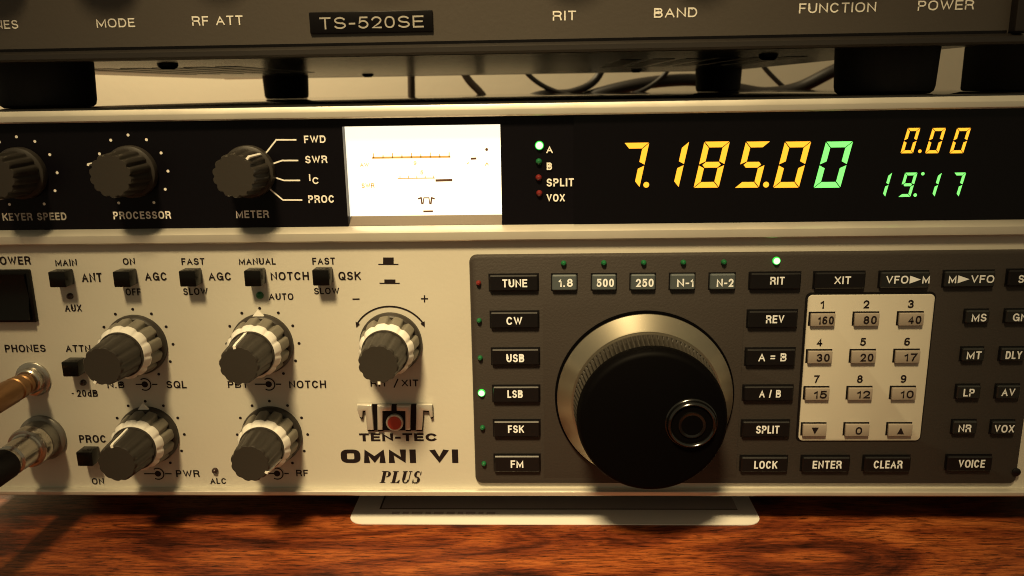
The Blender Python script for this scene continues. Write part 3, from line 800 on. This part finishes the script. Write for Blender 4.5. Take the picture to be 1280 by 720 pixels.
R_ = [(938, 1001.5, 341.8, 362, 'RIT', 962.7, 980.5, 346, 355.6), (1019, 1082, 341, 361.2, 'XIT', 1043, 1063.4, 345.4, 355),
      (935.5, 997.3, 389.3, 410, 'REV', 957.4, 980, 394, 404), (933, 994.5, 437, 457.6, 'A = B', 948, 983, 441.5, 451.6), (930, 992, 483.6, 501.6, 'A / B', 949, 976, 487.4, 496.8),
      (928, 987.5, 527.5, 546.8, 'SPLIT', 945, 974, 532, 541.8), (926.5, 985, 572, 590.2, 'LOCK', 942.7, 971.6, 576, 585.8),
      (1003, 1062.6, 572, 590.2, 'ENTER', 1015.7, 1052, 575.8, 585.6), (1080.7, 1138.5, 571.8, 590, 'CLEAR', 1092, 1128, 575.6, 585.4), (1184.5, 1240.5, 571, 589, 'VOICE', 1198, 1231, 574.6, 584.4),
      (1261, 1322, 338, 358, 'SCAN', 1273, 1308, 343.5, 353.5)]
for a in R_: key(*a, wt=.155 if '=' in a[4] or '/' in a[4] else .175)
key(1101, 1162, 340.4, 360, 'VFO>M', 1107.5, 1162, 344.6, 354.4, 'key_dim'); key(1181.5, 1244, 339.6, 359.2, 'M>VFO', 1185.7, 1242.6, 344, 353.8, 'key_dim')
for a in ((1208, 1237.2, 388.4, 404.4, 'MS', 1214.7, 1233, 392, 401.8), (1258.3, 1288, 388, 404, 'GN', 1266, 1284, 391.6, 401.4), (1203.5, 1231, 435.8, 452, 'MT', 1208.4, 1226.6, 439, 448.8),
          (1252, 1282, 435.6, 451.8, 'DLY', 1257, 1277.2, 438.8, 448.6), (1197, 1226, 482.6, 499, 'LP', 1204.2, 1218, 486, 495.4), (1246.8, 1276, 482.4, 498.8, 'AV', 1252, 1268.6, 485.6, 495),
          (1192, 1221.5, 527, 543.2, 'NR', 1198, 1214, 530.6, 540), (1240.7, 1270, 527.4, 543.4, 'VOX', 1243, 1267.8, 531, 540.6)): key(*a, 'key_dim')
b = bmesh.new(); x, z = P(1270, 590, YC)
lathe(b, [(0, .0013), (.0003, .0013), (.0005, .0010)], n=28); box(b, -.0008, .0008, -.0006, -.0004, -.00015, .00015)
obj('screw', b, 'key_black', radio, (x, YC, z))
for u, v in ((704.5, 329), (754.7, 328.6), (804.5, 328.3), (854, 328), (904.6, 327.6)): led(u, v, YC, 3.6, 'led_g', 'unlit green lamp above a filter key')
led(970.3, 325.8, YC, 4.5, 'led_on', 'lit green lamp above RIT')
led(598.2, 353.6, YC, 3.4, 'led_r', 'unlit red lamp beside TUNE'); led(602, 490.8, YC, 4.5, 'led_on', 'lit green lamp beside LSB')
for u, v, k in ((599, 400.6, 'CW'), (600.3, 447.2, 'USB'), (603.2, 534.2, 'FSK'), (605, 579.2, 'FM')): led(u, v, YC, 3.4, 'led_g', 'unlit green lamp beside %s' % k)

# ---- tuning dial
YF = YC - 0.0007
dx, dz = P(805, 495.5, YF)
b = bmesh.new(); lathe(b, [(0, 116.5 * PX), (0.0004, 116.5 * PX), (0.0005, 60 * PX)], n=128)
dial = obj('tuning_dial', b, 'dial_black', radio, (dx, YF, dz), 'large black tuning dial with a silver collar and finger dimple')
b = bmesh.new(); lathe(b, [(0.0005, 110 * PX), (0.0011, 113.5 * PX), (0.0018, 113.5 * PX), (0.0056, 97.5 * PX), (0.0060, 96 * PX), (0.0060, 70 * PX)], n=160)
obj('collar', b, 'dial_ring', dial, (dx, YF, dz))
b = bmesh.new(); lathe(b, [(0.0050, 93 * PX), (0.0072, 93.4 * PX), (0.0078, 93 * PX, .05), (0.0148, 88.5 * PX, .05), (0.0149, 88 * PX), (0.0150, 87.6 * PX)], n=480, lobes=96)
obj('grip', b, 'dial_grip', dial, (dx, YF, dz))
b = bmesh.new(); lathe(b, [(0.0150, 88 * PX), (0.0153, 91.0 * PX), (0.0170, 91.3 * PX), (0.0188, 90.0 * PX), (0.0197, 87 * PX), (0.0200, 83 * PX)], n=160)
obj('dial_face', b, 'dial_black', dial, (dx, YF, dz))
b = bmesh.new(); q = 1 / 4410 / 1.09
lathe(b, [(0.0199, 35 * q), (0.0202, 34.4 * q), (0.0204, 33 * q), (0.0210, 32 * q), (0.0215, 30.6 * q), (0.0217, 29 * q), (0.0215, 27.4 * q), (0.0211, 26.4 * q), (0.0208, 25.6 * q)], n=96, mi=1)
lathe(b, [(0.0210, 26 * q), (0.02105, 22 * q), (0.0209, 18.5 * q)], n=64)
lathe(b, [(0.0211, 18.5 * q), (0.0214, 17.6 * q), (0.0214, 16.4 * q), (0.0212, 14 * q)], n=64, mi=1)
lathe(b, [(0.02121, 14 * q), (0.02125, 13.8 * q)], n=64)
obj('finger_dimple', b, ['dial_black', 'gloss_black'], dial, (dx + 46 * PX, YF, dz - 1 * PX))

# ------------------------------------------------------------------ plugs in the left-hand sockets
x, z = P(*J1)
t = thing('headphone_plug', 'copper coloured plug pushed into the headphone jack at the left edge', 'plug', (x, -0.0034, z))
b = bmesh.new(); lathe(b, [(.0036, 2.6e-3), (.0040, 3.1e-3), (.0055, 3.1e-3), (.0058, 2.7e-3), (.0066, 2.8e-3), (.0070, 3.5e-3), (.0095, 3.6e-3), (.0098, 3.25e-3), (.0108, 3.25e-3), (.0112, 3.7e-3), (.030, 3.9e-3), (.034, 3.0e-3), (.040, 2.0e-3)], n=40)
obj('barrel', b, 'copper', t, (x, 0, z))
b = bmesh.new(); tube(b, [(x, -.0385, z), (x - .004, -.055, z - .004), (x - .03, -.085, z - .045), (x - .09, -.085, .0025), (x - .2, -.06, .0022), (x - .4, -.1, .0022)], .0019)
obj('cord', b, 'cable', t)
x, z = P(*J2)
t = thing('microphone_plug', 'round grey metal plug with a coupling ring in the lower left microphone socket', 'plug', (x, -0.005, z))
b = bmesh.new(); lathe(b, [(.0052, 5.6e-3), (.0056, 6.2e-3), (.0082, 6.2e-3), (.0088, 5.9e-3), (.0090, 5.0e-3)], n=120, lobes=30)
obj('coupling_ring', b, 'chrome', t, (x, 0, z))
b = bmesh.new(); lathe(b, [(.0090, 5.1e-3), (.0094, 4.7e-3), (.0165, 4.5e-3), (.0170, 3.9e-3), (.020, 3.9e-3)], n=48)
obj('barrel', b, 'chrome', t, (x, 0, z))
b = bmesh.new(); lathe(b, [(.0185, 4.2e-3), (.0190, 4.6e-3), (.026, 4.5e-3), (.042, 3.6e-3), (.049, 3.1e-3)], n=48)
obj('strain_relief', b, 'rubber', t, (x, 0, z))
b = bmesh.new(); tube(b, [(x, -.048, z), (x - .002, -.066, z - .003), (x - .018, -.10, z - .025), (x - .07, -.12, .0034), (x - .2, -.10, .0032), (x - .42, -.16, .0032)], .0030)
obj('cord', b, 'cable', t)

# ------------------------------------------------------------------ the upper radio
YT = 0.004
ZT0 = Zz(63.5, YT, 100) - 0.0034              # bottom of its front frame
tz = lambda u: None
TXR = X(1278, 48, YT); TXL = TXR - 0.345
zpan = (Zz(64, YT, 100) + Zz(42, YT, 1230)) / 2
ztb = (Zz(76, YT, 100) + Zz(57, YT, 1230)) / 2
ts = thing('stacked_radio', 'dark grey radio on black rubber feet, stacked on top of the cream radio', 'radio', (0, 0.17, Z_TOP + .0006))
ZTT = ztb + 0.132
bm = bmesh.new(); box(bm, TXL + .004, TXR - .004, YT, YT + .003, zpan - .0008, ZTT - .004)
tp = obj('front_panel', bm, 'ts_panel', ts)
bm = bmesh.new()
yf = YT - 0.004
sweep(bm, [(YT + .003, zpan), (YT - .0004, zpan), (YT - .0022, zpan - .0006), (yf, zpan - .0010), (yf, ztb + .0006), (yf + .0006, ztb), (YT + .003, ztb)], TXL, TXR)
obj('bottom_trim', bm, 'ts_trim', ts)
bm = bmesh.new(); box(bm, TXL + .0045, TXR - .0045, YT - .0003, YT + .0005, zpan - .0001, zpan + .0008)
obj('groove_shade', bm, 'badge', ts)  # black strip laid on as the shade line between panel and trim
for xs in (TXL, TXR - .004):
    bm = bmesh.new(); box(bm, xs, xs + .004, yf + .0008, YT + .003, zpan + .0002, ZTT, bev=.0006); obj('side_trim', bm, 'ts_trim', ts)
bm = bmesh.new(); box(bm, TXL + .003, TXR - .003, YT + .0032, .325, ztb + .0016, ZTT - .001); 
obj('case', bm, 'ts_trim', ts)
bm = bmesh.new(); box(bm, TXL + .004, TXR - .004, .012, .322, ztb + .0004, ztb + .0014)
for k in range(6):                                   # ventilation slots and screws in the bottom plate
    for s in (-1, 1):
        xx = (TXL + TXR) / 2 + s * (.075 + .012 * k); box(bm, xx - .004, xx + .004, .08, .19, ztb + .0002, ztb + .00038, 1)
under = obj('bottom_plate', bm, ['ts_under', 'badge'], ts)
for xx, yy in ((X(210, 84, .045), .045), (X(960, 80, .06), .06), (X(460, 97, .25), .25), (X(795, 96, .25), .25)):
    b = bmesh.new(); lathe(b, [(0, .0034), (.0008, .0032), (.0018, .002)], n=24)
    bmesh.ops.rotate(b, verts=b.verts, cent=(0, 0, 0), matrix=Matrix.Rotation(PI / 2, 3, 'X'))
    obj('screw', b, 'badge', under, (xx, yy, ztb + .0004))
bm = bmesh.new(); box(bm, TXL + .004, TXR - .004, .3255, .331, ztb + .0002, ztb + .006, bev=.0005)
obj('rear_lip', bm, 'trim', ts)
# badge and lettering
bm = bmesh.new(); xb0, xb1 = X(387.5, 28, YT), X(541.5, 28, YT); zb0, zb1 = Zz(41.5, YT, 465), Zz(14, YT, 465)
box(bm, xb0, xb1, YT - .0008, YT, zb0, zb1, bev=.0003)
bd = obj('badge', bm, 'badge', tp)
bm = bmesh.new(); ptext(bm, 'TS-520SE', 399.5, 529.5, 20.5, 35.5, YT - .0009, 0, wt=.14); obj('badge_lettering', bm, 'badge_ink', bd)
for s, u0, u1, v0, v1, mi in (('PHONES', -38, 22.5, 25.5, 36.5, 1), ('MODE', 120.5, 168.5, 23, 34.2, 1), ('RF ATT', 240, 303.5, 19.8, 31.6, 0), ('RIT', 691, 720, 13.5, 25.5, 0),
        ('BAND', 817.5, 871.5, 9.6, 21.8, 0), ('FUNCTION', 999, 1095, 3.4, 15.8, 0), ('POWER', 1147.5, 1217.5, .3, 12.6, 0)):
    bm = bmesh.new(); ptext(bm, s, u0, u1, v0, v1, YT - INK, 0, wt=.15); obj('lettering', bm, 'ink_w', tp, label='word %s' % s)
# controls just above the picture: they throw the soft shadows between the words
b = bmesh.new(); lathe(b, [(0, .0125), (.0015, .0125), (.002, .0105), (.016, .0098, .06), (.0165, .0088)], n=96, lobes=16)
me_tk = mesh('knob', b); me_tk.materials.append(M['key_black'])
for u, l in ((-12, 'PHONES'), (128, 'MODE'), (268, 'RF ATT'), (702, 'RIT'), (858, 'BAND'), (1042, 'FUNCTION')):
    x = X(u, 0, YT); obj('knob', me_tk, 'key_black', ts, (x, YT, Zz({'MODE': -128, 'PHONES': -118}.get(l, -150), YT, u)), 'black knob above %s' % l)
b = bmesh.new(); lathe(b, [(0, .026), (.002, .026), (.003, .023), (.022, .0215, .03), (.0225, .020)], n=160, lobes=40)
obj('tuning_dial', b, 'key_black', ts, (X(470, 0, YT), YT, Zz(-265, YT, 470)))
b = bmesh.new(); box(b, -.003, .003, -.012, 0, -.001, .005, bev=.0006); obj('power_lever', b, 'badge_ink', ts, (X(1180, 0, YT), YT, Zz(-90, YT, 1180)))
# feet
ztop = Z_TOP + 0.0007
def foot(u0, u1, vmid, yc):
    k = (ZD + yc) / F
    x, r, h = X((u0 + u1) / 2, vmid, yc), (u1 - u0) / 2 * k, ztb + .0004 - ztop
    b = bmesh.new(); lathe(b, [(0, r * .86), (.0008, r * .93), (.0022, r * .955), (h, r * .99)], n=56)
    bmesh.ops.rotate(b, verts=b.verts, cent=(0, 0, 0), matrix=Matrix.Rotation(-PI / 2, 3, 'X'))
    obj('rubber_foot', b, 'rubber', ts, (x, yc, ztop))
foot(2, 115.5, 110, .024)
foot(1047, 1164, 95, .024)
foot(330, 385, 105, .285)
foot(870, 925, 105, .285)
# small black box beside the upper radio's right front foot
xa = X(1201, 90, .07)
bm = bmesh.new(); box(bm, xa, .191, .03, .07, ztop, ztb + .014, bev=.001)
tag(obj('black_box', bm, 'rubber'), 'small black box on the lower radio, at the right edge beside the rubber foot', 'box')

# ------------------------------------------------------------------ cables behind, between the two radios
def cab(pts, r, m, label, y0, name='cable'):
    P3 = []
    for (u, v, y) in pts:
        x, z = P(u, v, y); P3.append((x, y, z))
    b = bmesh.new(); tube(b, P3, r); return tag(obj(name, b, m), label, 'cable', 'cables behind the radios')
YK = .44
cab([(513, 40, YK), (514, 92, YK), (514.5, 128, YK), (515, 190, YK)], .0030, 'cable_br', 'short brown cable hanging straight down behind the gap between the radios', YK)
cab([(560, 50, YK), (583, 96, YK), (608, 126, YK), (650, 200, YK)], .0030, 'cable_br', 'brown cable slanting down to the right, beside the straight hanging one', YK)
cab([(760, 60, .46), (746, 98, .46), (715, 115, .455), (665, 121, .45), (600, 160, .45)], .0031, 'cable', 'black cable curving down left from under the upper radio', YK)
cab([(690, 140, .47), (735, 121, .46), (800, 105, .455), (870, 100, .455), (925, 112, .45), (960, 116.5, .445), (1000, 109, .44), (1052, 84, .43), (1120, 60, .43)], .0050, 'cable', 'thick black cable looping behind the right rear foot', YK)

cab([(640, 70, .45), (668, 100, .45), (700, 116, .45), (742, 122, .45), (790, 118, .45), (828, 96, .45), (850, 60, .45)], .0020, 'cable', 'thin black wire sagging in a shallow loop left of the right rear foot', YK)
cab([(940, 60, .47), (962, 92, .47), (1000, 121, .47), (1060, 128, .47)], .0019, 'cable', 'thin black wire dropping behind the thick cable, right of the right rear foot', YK)

# ------------------------------------------------------------------ printed card under the radio
bm = bmesh.new()
def tab(u, v, z=0.0):
    """photo pixel -> (x, y) on a level plane at height z"""
    c = Vector((u - 640, v - 360, F)); k = (CZ - z) / c.dot(V_DN)
    return CX + c.dot(V_RT) * k, -ZD + c.dot(V_FWD) * k
yfront = tab(700, 656.5)[1]; xl = tab(436, 652)[0]; xr = tab(949, 648)[0]
t = bmesh.new()
pts = rrect(xl, xr, yfront, yfront + .20, .0048)
a = [t.verts.new((x, y, .0004)) for x, y in pts]; c = [t.verts.new((x, y, .0001)) for x, y in pts]
t.faces.new(a); t.faces.new(list(reversed(c)))
for i in range(len(pts)): t.faces.new((a[i], c[i], c[(i + 1) % len(pts)], a[(i + 1) % len(pts)]))
bmesh.ops.recalc_face_normals(t, faces=t.faces); merge(bm, t)
def hq(x0, x1, y0, y1, z, mi):
    f = bm.faces.new([bm.verts.new(p) for p in ((x0, y0, z), (x1, y0, z), (x1, y1, z), (x0, y1, z))]); f.material_index = mi
bx0, bx1 = tab(477, 637)[0], tab(921, 637)[0]; by = tab(700, 637.5)[1]
hq(bx0, bx1, by, by + .05, .00048, 1); hq(bx0, bx1, by - .0006, by, .00052, 2); hq(bx0 - .0006, bx0, by - .0006, by + .05, .00052, 2)
xx = tab(490, 643)[0]; yt = tab(600, 643)[1]
while xx < tab(610, 643)[0]:
    wq = random.uniform(.0015, .0045); hq(xx, xx + wq, yt - .0008, yt + .0008, .00048, 1); xx += wq + .001
tag(obj('printed_card', bm, ['paper', 'paper_dark', 'paper_ink']), 'white printed card with rounded corners lying under the front of the radio', 'card')
